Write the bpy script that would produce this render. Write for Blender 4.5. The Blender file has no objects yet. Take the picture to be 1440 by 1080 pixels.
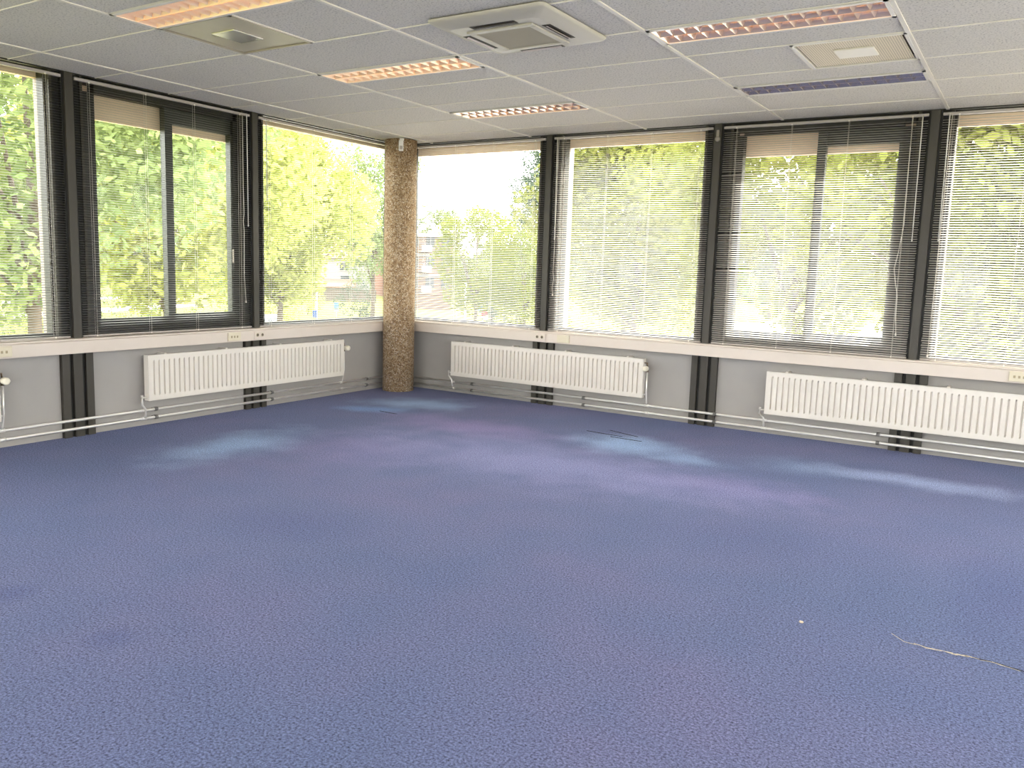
import bpy, bmesh, math, random
from mathutils import Vector, Matrix
random.seed(7)
S = bpy.context.scene
COL = S.collection
PI = math.pi
H = 2.595                     # ceiling height
LEFT, RIGHT = PI / 2, 0.0     # wall frames: local x runs to the right, -y into the room

# ------------------------------------------------------------------ materials
class NT:
    def __init__(s, m): s.t = m.node_tree; s.n = s.t.nodes; s.l = s.t.links
    def add(s, ty, **kw):
        n = s.n.new(ty)
        for k, v in kw.items():
            if k.startswith('i_'):
                key = k[2:]
                key = int(key) if key.isdigit() else key.replace('_', ' ')
                n.inputs[key].default_value = v
            else: setattr(n, k, v)
        return n
    def link(s, a, b): s.l.new(a, b)
    def math(s, op, a, b=None, clamp=False):
        n = s.n.new('ShaderNodeMath'); n.operation = op; n.use_clamp = clamp
        for i, v in enumerate((a, b)):
            if v is None: continue
            if isinstance(v, (int, float)): n.inputs[i].default_value = v
            else: s.l.new(v, n.inputs[i])
        return n.outputs[0]
    def ramp(s, fac, stops):
        n = s.n.new('ShaderNodeValToRGB'); cr = n.color_ramp
        while len(cr.elements) < len(stops): cr.elements.new(0.5)
        for e, (p, c) in zip(cr.elements, stops):
            e.position = p; e.color = (*c, 1) if len(c) == 3 else c
        s.l.new(fac, n.inputs[0]); return n.outputs[0]
    def mix(s, fac, a, b, mode='MIX'):
        n = s.n.new('ShaderNodeMix'); n.data_type = 'RGBA'; n.blend_type = mode
        for i, v in ((0, fac), (6, a), (7, b)):
            if isinstance(v, (int, float)): n.inputs[i].default_value = v
            elif isinstance(v, tuple): n.inputs[i].default_value = (*v, 1)
            else: s.l.new(v, n.inputs[i])
        return n.outputs[2]
    def coord(s, which='Object'): return s.n.new('ShaderNodeTexCoord').outputs[which]
    def noise(s, vec, scale, detail=3, rough=.5):
        n = s.n.new('ShaderNodeTexNoise'); n.inputs['Scale'].default_value = scale
        n.inputs['Detail'].default_value = detail; n.inputs['Roughness'].default_value = rough
        s.l.new(vec, n.inputs['Vector']); return n.outputs['Fac']
    def bump(s, h, strength, dist, bsdf):
        n = s.n.new('ShaderNodeBump'); n.inputs['Strength'].default_value = strength
        n.inputs['Distance'].default_value = dist
        s.l.new(h, n.inputs['Height']); s.l.new(n.outputs[0], bsdf.inputs['Normal'])

def mat(name, col=(.8, .8, .8), rough=.6, metal=0, spec=.5, vary=0, vscale=30):
    m = bpy.data.materials.new(name); m.use_nodes = True
    t = NT(m); b = t.n['Principled BSDF']
    b.inputs['Base Color'].default_value = (*col, 1); b.inputs['Roughness'].default_value = rough
    b.inputs['Metallic'].default_value = metal; b.inputs['Specular IOR Level'].default_value = spec
    if vary:
        f = t.noise(t.coord(), vscale, 4)
        c = t.mix(f, tuple(x * (1 - vary) for x in col), tuple(min(1, x * (1 + vary)) for x in col))
        t.link(c, b.inputs['Base Color'])
    m['b'] = 1
    return m, t, b

M = {}
M['wall'] = mat('wall_paint', (.37, .353, .337), .8, vary=.05, vscale=6)[0]
M['cream'] = mat('cream_metal', (.66, .585, .52), .45, vary=.02)[0]
M['cream_socket'] = mat('cream_plastic', (.66, .60, .46), .4, vary=.02)[0]
M['port'] = mat('port_tan', (.36, .30, .19), .5)[0]
M['hole'] = mat('socket_dark', (.12, .09, .07), .6)[0]
M['radiator'] = mat('radiator_enamel', (.74, .70, .645), .35, vary=.015)[0]
M['valve_plastic'] = mat('valve_plastic', (.82, .77, .64), .4)[0]
M['brass'] = mat('dull_brass', (.20, .14, .09), .4, .7)[0]
M['pipe'] = mat('pipe_steel', (.80, .78, .75), .3, .45, vary=.06, vscale=14)[0]
M['clip'] = mat('pipe_clip_grey', (.16, .155, .15), .5)[0]
M['upright'] = mat('dark_anodised', (.050, .045, .036), .5, .15, vary=.06, vscale=8)[0]
M['groove'] = mat('black_groove', (.012, .012, .011), .7)[0]
M['frame'] = mat('window_frame_black', (.016, .0155, .013), .5, vary=.05)[0]
M['sash'] = mat('sash_grey', (.045, .05, .045), .4, .2)[0]
M['reveal'] = mat('pink_reveal', (0.315, 0.270, 0.247), .7, vary=.03)[0]
M['fascia'] = mat('pink_fascia', (.92, .70, .58), .7, vary=.05, vscale=9)[0]
M['slat'] = mat('blind_slat_shaded', (.21, .205, .195), .45, vary=.02)[0]
M['slat_lit'] = mat('blind_slat_lit', (.52, .49, .465), .45, vary=.02)[0]  # same blinds on both walls: left slats coloured as shaded, right as lit
M['rail'] = mat('blind_rail', (.46, .42, .40), .4)[0]
M['cord'] = mat('blind_cord', (.80, .76, .70), .7)[0]
M['wand'] = mat('clear_wand', (.72, .70, .66), .25)[0]
M['white'] = mat('white_plastic', (.82, .80, .78), .4)[0]
M['tbar'] = mat('ceiling_tbar', (.82, .78, .70), .5)[0]
M['housing'] = mat('lamp_housing_white', (.80, .77, .72), .45)[0]
M['ac'] = mat('ac_plastic', (.56, .53, .46), .45, vary=.015)[0]
M['ac_filter'] = mat('ac_filter', (.40, .36, .27), .7)[0]
M['slot'] = mat('slot_dark', (.03, .024, .02), .6)[0]
M['flap'] = mat('ac_flap', (.78, .70, .66), .35)[0]
M['vent_steel'] = mat('vent_steel', (.52, .47, .38), .38, .35, vary=.08, vscale=5)[0]
M['vent_plate'] = mat('vent_plate_cream', (.84, .80, .70), .4)[0]
M['vent_mirror'] = mat('vent_plate_polished', (.80, .78, .74), .22, .8)[0]
M['fitting'] = mat('grey_fitting', (.32, .29, .26), .4, .4)[0]

# thin glass: mostly transparent with a faint reflection
m = bpy.data.materials.new('window_glass'); m.use_nodes = True; t = NT(m); t.n.clear()
out = t.add('ShaderNodeOutputMaterial'); tr = t.add('ShaderNodeBsdfTransparent'); gl = t.add('ShaderNodeBsdfGlossy')
tr.inputs[0].default_value = (.95, .97, .95, 1); gl.inputs['Roughness'].default_value = .02
fr = t.add('ShaderNodeFresnel'); fr.inputs[0].default_value = 1.3; ge = t.add('ShaderNodeNewGeometry')
fac = t.math('MULTIPLY', fr.outputs[0], t.math('SUBTRACT', 1.0, ge.outputs['Backfacing']))
mx = t.add('ShaderNodeMixShader'); t.link(fac, mx.inputs[0]); t.link(tr.outputs[0], mx.inputs[1]); t.link(gl.outputs[0], mx.inputs[2])
t.link(mx.outputs[0], out.inputs[0]); M['glass'] = m

# carpet: blue pile, pale blue blotches, window light painted in, trodden marks
m, t, b = mat('blue_carpet', (.1, .11, .3), .95, spec=.1)
co = t.coord()
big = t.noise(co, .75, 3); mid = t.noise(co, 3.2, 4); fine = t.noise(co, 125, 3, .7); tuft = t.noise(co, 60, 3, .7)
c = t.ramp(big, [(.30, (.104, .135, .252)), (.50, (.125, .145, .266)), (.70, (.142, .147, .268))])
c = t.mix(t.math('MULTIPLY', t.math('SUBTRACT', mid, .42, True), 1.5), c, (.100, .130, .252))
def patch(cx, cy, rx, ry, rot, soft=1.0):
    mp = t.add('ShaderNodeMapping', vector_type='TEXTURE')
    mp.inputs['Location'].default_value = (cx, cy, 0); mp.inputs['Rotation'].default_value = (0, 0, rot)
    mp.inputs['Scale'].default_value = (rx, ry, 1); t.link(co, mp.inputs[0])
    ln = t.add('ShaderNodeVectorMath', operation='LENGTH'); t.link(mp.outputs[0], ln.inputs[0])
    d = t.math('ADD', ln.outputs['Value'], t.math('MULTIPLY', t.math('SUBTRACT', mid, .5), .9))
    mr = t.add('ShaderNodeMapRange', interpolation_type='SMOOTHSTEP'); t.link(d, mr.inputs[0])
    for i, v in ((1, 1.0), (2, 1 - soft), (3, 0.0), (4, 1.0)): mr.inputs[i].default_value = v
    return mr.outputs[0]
PALE_BLUE = (.27, .40, .64); PALE = (.30, .37, .60); DARK = (.066, .088, .215); WINDOW_GLOW = (.235, .205, .41)  # violet and lavender bands paint in light spreading from the windows
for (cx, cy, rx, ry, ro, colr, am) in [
    (.95, -.85, .75, .5, .4, PALE_BLUE, .9), (.85, -1.35, .55, .25, .5, (.17, .29, .56), .85), (1.10, -3.15, .5, .95, .1, PALE_BLUE, .8),
    (3.35, -1.22, .75, .5, -.15, PALE_BLUE, .95), (3.85, -1.42, .5, .22, -.05, PALE_BLUE, .6), (5.35, -1.02, 1.0, .28, 0, PALE, .9), (4.6, -1.1, .5, .4, 0, PALE_BLUE, .35),
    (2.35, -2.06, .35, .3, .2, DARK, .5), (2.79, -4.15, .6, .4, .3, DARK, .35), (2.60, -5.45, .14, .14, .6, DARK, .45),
    (3.27, -5.45, .13, .13, .6, DARK, .4), (4.75, -2.9, .9, .6, .2, DARK, .25), (2.0, -1.45, 1.2, .5, .05, WINDOW_GLOW, .7), (1.9, -2.6, .9, .8, .1, WINDOW_GLOW, .35),
    (4.3, -2.0, .9, .5, .1, WINDOW_GLOW, .5), (3.1, -2.2, 2.2, .8, 0, (.235, .25, .46), .75), (5.95, -3.0, .35, .9, 0, DARK, .4), (5.7, -4.2, .5, .35, 0, (.10, .13, .25), .6)]:
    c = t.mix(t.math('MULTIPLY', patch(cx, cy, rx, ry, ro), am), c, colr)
v = t.math('ADD', -1.35, t.math('MULTIPLY', fine, 3.9))
v = t.math('ADD', v, t.math('MULTIPLY', tuft, .80))
vm = t.add('ShaderNodeCombineColor'); [t.link(v, vm.inputs[i]) for i in range(3)]
c = t.mix(1.0, c, vm.outputs[0], 'MULTIPLY')
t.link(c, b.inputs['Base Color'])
b.inputs['Sheen Weight'].default_value = .12; b.inputs['Sheen Roughness'].default_value = .5; b.inputs['Sheen Tint'].default_value = (.5, .55, .9, 1)
t.bump(t.math('ADD', fine, t.math('MULTIPLY', tuft, .7)), .55, .006, b)
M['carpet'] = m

# mineral-fibre ceiling tile with small pits
m, t, b = mat('ceiling_tile', (.7, .67, .63), .9, spec=.1)
co = t.coord()
pit = t.noise(co, 95, 2, .6); soft = t.noise(co, 1.2, 2)
c = t.ramp(pit, [(.34, (.47, .445, .41)), (.44, (.73, .70, .645)), (.7, (.79, .755, .69))])
t.link(c, b.inputs['Base Color']); t.bump(pit, .35, .003, b)
M['tile'] = m

# exposed-aggregate column
m, t, b = mat('pebble_concrete', (.4, .3, .2), .75, spec=.3)
co = t.coord()
vo = t.add('ShaderNodeTexVoronoi', i_Scale=76.0); t.link(co, vo.inputs['Vector'])
ve = t.add('ShaderNodeTexVoronoi', feature='DISTANCE_TO_EDGE', i_Scale=76.0); t.link(co, ve.inputs['Vector'])
sp = t.add('ShaderNodeSeparateColor'); t.link(vo.outputs['Color'], sp.inputs[0])
c = t.ramp(sp.outputs[0], [(0, (.26, .15, .075)), (.25, (.50, .33, .18)), (.55, (.62, .45, .27)), (.8, (.70, .55, .38)), (1, (.82, .70, .54))])
e = t.math('MULTIPLY', ve.outputs['Distance'], 6, True)
c = t.mix(e, (.20, .13, .075), c)
t.link(c, b.inputs['Base Color']); t.bump(e, .7, .006, b)
M['pebble'] = m

# perforated plate
m, t, b = mat('perforated_plate', (.5, .43, .33), .5, .2)
co = t.coord()
mp = t.add('ShaderNodeVectorMath', operation='SCALE'); mp.inputs['Scale'].default_value = 1 / .0125; t.link(co, mp.inputs[0])
frn = t.add('ShaderNodeVectorMath', operation='FRACTION'); t.link(mp.outputs[0], frn.inputs[0])
sb = t.add('ShaderNodeVectorMath', operation='SUBTRACT'); sb.inputs[1].default_value = (.5, .5, 0); t.link(frn.outputs[0], sb.inputs[0])
sx = t.add('ShaderNodeSeparateXYZ'); t.link(sb.outputs[0], sx.inputs[0])
d2 = t.math('ADD', t.math('MULTIPLY', sx.outputs[0], sx.outputs[0]), t.math('MULTIPLY', sx.outputs[1], sx.outputs[1]))
t.link(t.mix(t.math('LESS_THAN', d2, .085), (.70, .62, .47), (.20, .15, .10)), b.inputs['Base Color'])
M['perforated'] = m

def emit(name, col, st):
    m = bpy.data.materials.new(name); m.use_nodes = True; t = NT(m); t.n.clear()
    o = t.add('ShaderNodeOutputMaterial'); e = t.add('ShaderNodeEmission'); e.inputs[0].default_value = (*col, 1); e.inputs[1].default_value = st
    t.link(e.outputs[0], o.inputs[0]); return m
M['louvre_off'] = mat('louvre_mirror', (.66, .58, .54), .2, .85)[0]
M['louvre_bright'] = mat('louvre_lit_look', (.84, .74, .60), .28, .3)[0]  # same finish in every fixture; copies paint in brightness that shifts with view
M['louvre_mid'] = M['louvre_dim'] = mat('louvre_half_lit_look', (.76, .68, .62), .22, .6)[0]
WARM = (1.0, .44, .10)  # tube strengths vary per fixture to imitate view-dependent brightness
M['tube_bright'] = emit('lit_tube_bright', WARM, 9.5)
M['tube_mid'] = emit('lit_tube', WARM, 12.0)
M['tube_dim'] = emit('dim_tube', WARM, 9.0)
M['tube_off'] = mat('unlit_tube', (.75, .72, .68), .3)[0]

# outdoors
def leafmat(name, c1, c2, tl=.35):
    m = bpy.data.materials.new(name); m.use_nodes = True; t = NT(m); t.n.clear()
    o = t.add('ShaderNodeOutputMaterial'); d = t.add('ShaderNodeBsdfDiffuse'); tn = t.add('ShaderNodeBsdfTranslucent')
    f = t.noise(t.coord(), 1.7, 4); c = t.ramp(f, [(.3, c1), (.7, c2)])
    t.link(c, d.inputs[0]); t.link(c, tn.inputs[0])
    mx = t.add('ShaderNodeMixShader'); mx.inputs[0].default_value = tl
    t.link(d.outputs[0], mx.inputs[1]); t.link(tn.outputs[0], mx.inputs[2]); t.link(mx.outputs[0], o.inputs[0]); return m
M['leaf_yellow'] = leafmat('leaves_yellow_green', (0.263, 0.308, 0.081), (0.394, 0.406, 0.131))
M['leaf_mid'] = leafmat('leaves_mid_green', (0.134, 0.190, 0.076), (0.255, 0.299, 0.121))
M['leaf_dark'] = leafmat('leaves_dark_green', (0.045, 0.075, 0.053), (0.096, 0.129, 0.084))
M['leaf_gold'] = leafmat('leaves_gold', (0.292, 0.237, 0.068), (0.360, 0.292, 0.102))
M['leaf_light'] = leafmat('leaves_light_green', (.125, .15, .035), (.195, .20, .052), .3)
M["leaf_lime"] = leafmat("leaves_lime", (.125, .165, .018), (.19, .21, .03), .3)
M['leaf_soft'] = leafmat('leaves_soft_green', (.095, .135, .045), (.165, .20, .07), .3)
M['bark'] = mat('bark', (0.098, 0.075, 0.056), .9, vary=.3, vscale=5)[0]
m, t, b = mat('lawn', (.5, .5, .1), .95, spec=.1)
f = t.noise(t.coord(), .12, 5); t.link(t.ramp(f, [(.3, (.125, .13, .026)), (.7, (.165, .16, .036))]), b.inputs['Base Color'])
M['lawn'] = m
M['paving'] = mat('pale_paving', (.50, .47, .50), .85, vary=.12, vscale=.3)[0]
M['bounce_slab'] = mat('bounce_slab_pale', (.74, .70, .65), .9, vary=.05, vscale=.5)[0]
M['asphalt'] = mat('pinkish_road', (.24, .20, .20), .85, vary=.08, vscale=.5)[0]
m, t, b = mat('orange_brick', (.6, .3, .2), .85)
br = t.add('ShaderNodeTexBrick', i_Scale=5.0); t.link(t.coord(), br.inputs['Vector'])
br.inputs['Color1'].default_value = (.215, .060, .026, 1); br.inputs['Color2'].default_value = (.18, .050, .023, 1); br.inputs['Mortar'].default_value = (.13, .085, .06, 1)
t.link(br.outputs[0], b.inputs['Base Color']); M['brick'] = m
M['render_white'] = mat('white_render', (.19, .182, .178), .8, vary=.03)[0]
M['roof_tile'] = mat('roof_tile', (0.195, 0.098, 0.064), .8, vary=.1)[0]
M['wood_fence'] = mat('brown_fence', (0.083, 0.066, 0.054), .85, vary=.15, vscale=4)[0]
M['dark_pane'] = mat('dark_pane', (0.045, 0.053, 0.060), .15)[0]
M['car_paint'] = mat('white_car_paint', (0.300, 0.300, 0.307), .25)[0]
M['tyre'] = mat('tyre', (.03, .03, .03), .8)[0]
M['sign_blue'] = mat('sign_blue', (0.022, 0.068, 0.247), .4)[0]
M['sign_cyan'] = mat('sign_light_blue', (0.075, 0.180, 0.300), .4)[0]
M['sign_red'] = mat('sign_red', (0.225, 0.022, 0.026), .4)[0]
M['sign_white'] = mat('sign_white', (.42, .42, .41), .4)[0]
M['bollard'] = mat('bollard_grey', (.13, .13, .13), .7)[0]
M['straw'] = mat('straw_fibre', (.66, .58, .46), .9)[0]
M['tear'] = mat('torn_seam_dark', (.02, .018, .03), .95)[0]

# ------------------------------------------------------------------ mesh helpers
class MB:
    def __init__(s): s.v = []; s.f = []; s.smooth = []
    def quad(s, pts, sm=False):
        n = len(s.v); s.v += [tuple(p) for p in pts]; s.f.append(tuple(range(n, n + len(pts)))); s.smooth.append(sm); return s
    def box(s, x0, x1, y0, y1, z0, z1, bev=0):
        if x0 > x1: x0, x1 = x1, x0
        if y0 > y1: y0, y1 = y1, y0
        if bev:
            bm = bmesh.new(); bmesh.ops.create_cube(bm, size=1)
            for v in bm.verts: v.co = ((x0 + x1) / 2 + v.co.x * (x1 - x0), (y0 + y1) / 2 + v.co.y * (y1 - y0), (z0 + z1) / 2 + v.co.z * (z1 - z0))
            bmesh.ops.bevel(bm, geom=bm.edges[:], offset=bev, segments=2, profile=.5, affect='EDGES')
            s.bm(bm); return s
        n = len(s.v)
        s.v += [(x, y, z) for z in (z0, z1) for y in (y0, y1) for x in (x0, x1)]
        for q in ((0, 2, 3, 1), (4, 5, 7, 6), (0, 1, 5, 4), (2, 6, 7, 3), (0, 4, 6, 2), (1, 3, 7, 5)):
            s.f.append(tuple(n + i for i in q)); s.smooth.append(False)
        return s
    def bm(s, bm, sm=False):
        n = len(s.v); bm.verts.index_update(); s.v += [tuple(v.co) for v in bm.verts]
        for f in bm.faces: s.f.append(tuple(n + v.index for v in f.verts)); s.smooth.append(sm)
        bm.free()
    def tube(s, pts, r, seg=10, caps=True):
        pts = [Vector(p) for p in pts]; rs = r if isinstance(r, (list, tuple)) else [r] * len(pts)
        n0 = len(s.v); prev = None
        for i, p in enumerate(pts):
            a = pts[min(i + 1, len(pts) - 1)] - pts[max(i - 1, 0)]; a.normalize()
            if prev is None: u = a.orthogonal().normalized()
            else:
                u = prev - a * prev.dot(a); u = u.normalized() if u.length > 1e-6 else a.orthogonal().normalized()
            prev = u; w = a.cross(u)
            for k in range(seg):
                th = 2 * PI * k / seg; s.v.append(tuple(p + (u * math.cos(th) + w * math.sin(th)) * rs[i]))
        for i in range(len(pts) - 1):
            for k in range(seg):
                a = n0 + i * seg + k; b = n0 + i * seg + (k + 1) % seg
                s.f.append((a, b, b + seg, a + seg)); s.smooth.append(True)
        if caps:
            s.f.append(tuple(n0 + k for k in range(seg))[::-1]); s.smooth.append(False)
            e = n0 + (len(pts) - 1) * seg; s.f.append(tuple(e + k for k in range(seg))); s.smooth.append(False)
        return s
    def lathe(s, prof, axis='z', at=(0, 0, 0), seg=24):
        n0 = len(s.v)
        for (r, h) in prof:
            for k in range(seg):
                th = 2 * PI * k / seg; a, b = r * math.cos(th), r * math.sin(th)
                p = (a, b, h) if axis == 'z' else ((a, h, b) if axis == 'y' else (h, a, b))
                s.v.append((at[0] + p[0], at[1] + p[1], at[2] + p[2]))
        for i in range(len(prof) - 1):
            for k in range(seg):
                a = n0 + i * seg + k; b = n0 + i * seg + (k + 1) % seg
                s.f.append((a, b, b + seg, a + seg)); s.smooth.append(True)
        s.f.append(tuple(n0 + k for k in range(seg))[::-1]); s.smooth.append(False)
        e = n0 + (len(prof) - 1) * seg; s.f.append(tuple(e + k for k in range(seg))); s.smooth.append(False)
        return s
    def build(s, name, m, parent=None, recalc=True, loc=None, rot=0):
        me = bpy.data.meshes.new(name); me.from_pydata(s.v, [], s.f)
        me.polygons.foreach_set('use_smooth', s.smooth)
        if recalc:
            bm = bmesh.new(); bm.from_mesh(me); bmesh.ops.recalc_face_normals(bm, faces=bm.faces[:]); bm.to_mesh(me); bm.free()
        me.materials.append(m); me.update()
        o = bpy.data.objects.new(name, me); COL.objects.link(o)
        if parent: o.parent = parent
        if loc: o.location = loc
        if rot: o.rotation_euler.z = rot
        return o

def tag(o, label, cat, group=None, kind=None):
    o['label'] = label; o['category'] = cat
    if group: o['group'] = group
    if kind: o['kind'] = kind
    return o
def thing(name, label, cat, loc=(0, 0, 0), rot=0, group=None):
    o = bpy.data.objects.new(name, None); COL.objects.link(o); o.empty_display_size = .1
    o.location = loc; o.rotation_euler.z = rot
    return tag(o, label, cat, group)
def struct(o): o['kind'] = 'structure'; return o
def W(wall, x, y, z):   # wall frame -> world
    return (x, y, z) if wall == RIGHT else (-y, x, z)
def onwall(name, label, cat, wall, x, y, z, group=None):
    return thing(name, label, cat, W(wall, x, y, z), wall, group)

# ------------------------------------------------------------------ room shell
XE, YB = 9.0, -10.5
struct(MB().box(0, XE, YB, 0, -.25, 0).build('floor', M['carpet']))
MR = [1.855, 3.500, 5.152, 6.80, 8.45]                 # mullion lines along the right wall
ML = [-2.027, -3.666, -5.305, -6.944]                   # along the left wall
SILL = .70
struct(MB().box(-.02, XE, 0, .16, -.25, SILL).box(MR[-1], XE, 0, .16, SILL, 2.6).box(-.2, XE, 0, .16, 2.6, 3.1).build('wall_right', M['wall']))
struct(MB().box(ML[-1], YB, 0, .16, -.25, SILL).box(ML[-1], 0.16, 0, .16, -.25, SILL).box(ML[-1], YB, 0, .16, SILL, 2.6).box(YB, .2, 0, .16, 2.6, 3.1).build('wall_left', M['wall'], rot=LEFT))
struct(MB().box(-.2, XE + .2, YB - .2, .2, 3.0, 3.2).build('roof_slab', M['wall']))  # unseen, added above the ceiling to block sky light
def pierced(x0, x1, holes, z0, z1):     # wall in a local x/z plane with window holes
    b = MB(); xs = x0
    for (a, c) in holes:
        b.box(xs, a, 0, .2, 0, 3.1).box(a, c, 0, .2, 0, z0).box(a, c, 0, .2, z1, 3.1); xs = c
    b.box(xs, x1, 0, .2, 0, 3.1); return b
BACK = [(.6, 2.6), (3.2, 5.2), (5.8, 7.8)]; END = [(1.0, 3.2), (4.0, 6.2), (7.0, 9.2)]
struct(pierced(0, XE, BACK, .8, 2.4).build('wall_back', M['wall'], loc=(0, YB - .2, 0)))
struct(pierced(0, -YB, END, .8, 2.4).build('wall_front', M['wall'], loc=(XE, 0, 0), rot=-PI / 2))

# corner mullion outside, behind the column
struct(MB().box(-.16, .10, -.10, .16, SILL, 2.6).build('trim_corner', M['frame']))

# uprights: a dark channel below the sill, a slim post between the blinds above it
def upright(wall, x, n):
    b = MB()
    for (a, c) in ((-.117, -.062), (-.034, .034), (.062, .117)): b.box(x + a, x + c, -.035, 0.0, 0.0, SILL - .06)
    for (a, c) in ((-.120, -.100), (.100, .120)): b.box(x + a, x + c, -.012, .15, SILL, 2.6)
    b.box(x - .030, x + .030, -.050, .02, SILL, 2.592)
    o = struct(b.build('trim_upright_%d' % n, M['upright'], rot=wall))
    g = MB().box(x - .117, x + .117, -.010, .001, 0.0, SILL - .06).box(x - .046, x + .046, -.030, .02, SILL, 2.592).box(x - .10, x + .10, .0, .15, SILL, 2.6)
    g.build('groove', M['groove'], o)
n = 0
for x in ML[:3]: n += 1; upright(LEFT, x, n)
for x in MR[:4]: n += 1; upright(RIGHT, x, n)

# windows
def window(wall, x0, x1, n, kind, top):
    """opening between the upright flanks; local y>0 is outdoors"""
    root = bpy.data.objects.new('window_%d' % n, None); COL.objects.link(root); struct(root)
    root.rotation_euler.z = wall
    f = MB().box(x0, x1, .03, .11, SILL, .765).box(x0, x1, .03, .11, top, 2.6)
    f.box(x0, x0 + .018, .03, .11, SILL, 2.6).box(x1 - .018, x1, .03, .11, SILL, 2.6)
    f.build('window_frame', M['frame'], root)
    dep = .055 if wall == LEFT else .10
    r = MB()
    if x0 > ML[-1] and not (wall == RIGHT and x0 < .2): r.box(x0 - .06, x0 + .012, .11, .11 + dep, .60, 2.75)
    if x1 != -.06 and not (wall == LEFT and kind == 'open'): r.box(x1 - .012, x1 + .06, .11, .11 + dep, .60, 2.75)
    if r.v: r.build('outer_reveal', M['reveal'], root)
    fz = (2.49 if wall == RIGHT else 2.542) if kind == 'fixed' else 2.33
    MB().box(x0 + .01, x1 - .01, .115, .16, fz, 2.75).build('fascia_board', M['fascia'], root)
    if kind == 'fixed':
        MB().box(x0 + .018, x1 - .018, .078, .084, .765, top).build('glass_pane', M['glass'], root)
        return root
    a, c = (x0 + .105, x1 - .06) if wall == LEFT else (x0 + .085, x1 - .10)
    mid = (a + c) / 2 + (.0 if wall == LEFT else .02)
    f = MB().box(x0 + .018, a, .02, .10, .765, 2.5).box(c, x1 - .018, .02, .10, .765, 2.5).box(a, c, .02, .10, .765, .855).box(a, c, .02, .10, 2.50, 2.56)
    f.build('casement_frame', M['frame'], root)
    s = MB().box(mid - .034, mid + .034, .03, .09, .855, 2.5).box(mid, c, .05, .10, 2.385, 2.5).box(mid, c, .03, .09, .855, .875).box(c - .022, c, .03, .09, .875, 2.385)
    so = s.build('sliding_sash', M['sash'], root)
    MB().box(mid + .034, c - .022, .058, .064, .875, 2.385).build('glass_pane', M['glass'], so)
    MB().box(a, mid - .034, .078, .084, .855, 2.5).build('glass_pane', M['glass'], root)
    h = MB().box(c - .016, c - .006, .012, .03, 1.30, 1.42, .003)
    h.build('sash_handle', M['fitting'], so)
    return root
def bay(ms, i): return sorted((ms[i], ms[i + 1]))
window(LEFT, ML[0] + .12, -.06, 1, 'fixed', 2.578)
window(LEFT, ML[1] + .12, ML[0] - .12, 2, 'open', 2.555)
window(LEFT, ML[2] + .12, ML[1] - .12, 3, 'fixed', 2.578)
window(LEFT, ML[3] + .12, ML[2] - .12, 4, 'fixed', 2.578)
window(RIGHT, .12, MR[0] - .12, 5, 'fixed', 2.568)
window(RIGHT, MR[0] + .12, MR[1] - .12, 6, 'fixed', 2.568)
window(RIGHT, MR[1] + .12, MR[2] - .12, 7, 'open', 2.53)
window(RIGHT, MR[2] + .12, MR[3] - .12, 8, 'fixed', 2.568)
window(RIGHT, MR[3] + .12, MR[4] - .12, 9, 'fixed', 2.568)
k = 9
def added_window(loc, rot, holes, z0, z1):  # unseen windows added behind the camera to hold the fill lamps
    global k
    for (a, c) in holes:
        k += 1
        o = bpy.data.objects.new('window_%d' % k, None); COL.objects.link(o); struct(o); o.location = loc; o.rotation_euler.z = rot
        f = MB()
        for (p, q) in ((a, a + .05), (c - .05, c), ((a + c) / 2 - .03, (a + c) / 2 + .03)): f.box(p, q, .06, .14, z0, z1)
        f.box(a, c, .06, .14, z0, z0 + .05).box(a, c, .06, .14, z1 - .05, z1)
        f.build('window_frame', M['frame'], o)
        MB().box(a + .05, c - .05, .095, .10, z0 + .05, z1 - .05).build('glass_pane', M['glass'], o)
added_window((0, YB - .2, 0), 0, BACK, .8, 2.4)
added_window((XE, 0, 0), -PI / 2, END, .8, 2.4)

# ------------------------------------------------------------------ ceiling
GX0, GY0 = .425, -3.452
def gx(i): return GX0 + 1.2 * i
def gy(j): return GY0 + .6 * j
holes = []   # (x0,x1,y0,y1)
LIGHTS = [(1, -1.5, 'bright'), (1, 1, 'bright'), (1, 3.5, 'mid'), (3, 1, 'dim'), (3, 3.5, 'off')]
for i, j, s_ in LIGHTS: holes.append((gx(i), gx(i + 1), gy(j), gy(j + .5)))
VENT_A = (gx(1), gx(1) + .6, gy(-1), gy(0)); VENT_B = (gx(4) - .6, gx(4), gy(2), gy(3))
holes += [VENT_A, VENT_B]
tiles = MB(); bars = MB()
xs = [0] + [gx(i) for i in range(0, 8) if 0 < gx(i) < XE] + [XE]
ys = [gy(j) for j in range(-12, 6) if YB < gy(j) < 0]; ys = [YB] + ys + [0]
ZT = H + .006
def tile(x0, x1, y0, y1):
    for h in holes:
        ox0, ox1, oy0, oy1 = max(x0, h[0]), min(x1, h[1]), max(y0, h[2]), min(y1, h[3])
        if ox1 - ox0 > .01 and oy1 - oy0 > .01:
            if oy0 - y0 > .01: tile(x0, x1, y0, oy0)
            if y1 - oy1 > .01: tile(x0, x1, oy1, y1)
            if ox0 - x0 > .01: tile(x0, ox0, oy0, oy1)
            if x1 - ox1 > .01: tile(ox1, x1, oy0, oy1)
            return
    tiles.box(x0, x1, y0, y1, ZT, ZT + .015)
for a, c in zip(xs[:-1], xs[1:]):
    for d, e in zip(ys[:-1], ys[1:]): tile(a, c, d, e)
struct(tiles.build('ceiling', M['tile']))
for x in xs[1:-1]: bars.box(x - .011, x + .011, YB, 0, H - .001, H + .02)
def inhole(x0, x1, y):
    return any(x1 > h[0] + .01 and x0 < h[1] - .01 and h[2] + .02 < y < h[3] - .02 for h in holes)
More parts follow.
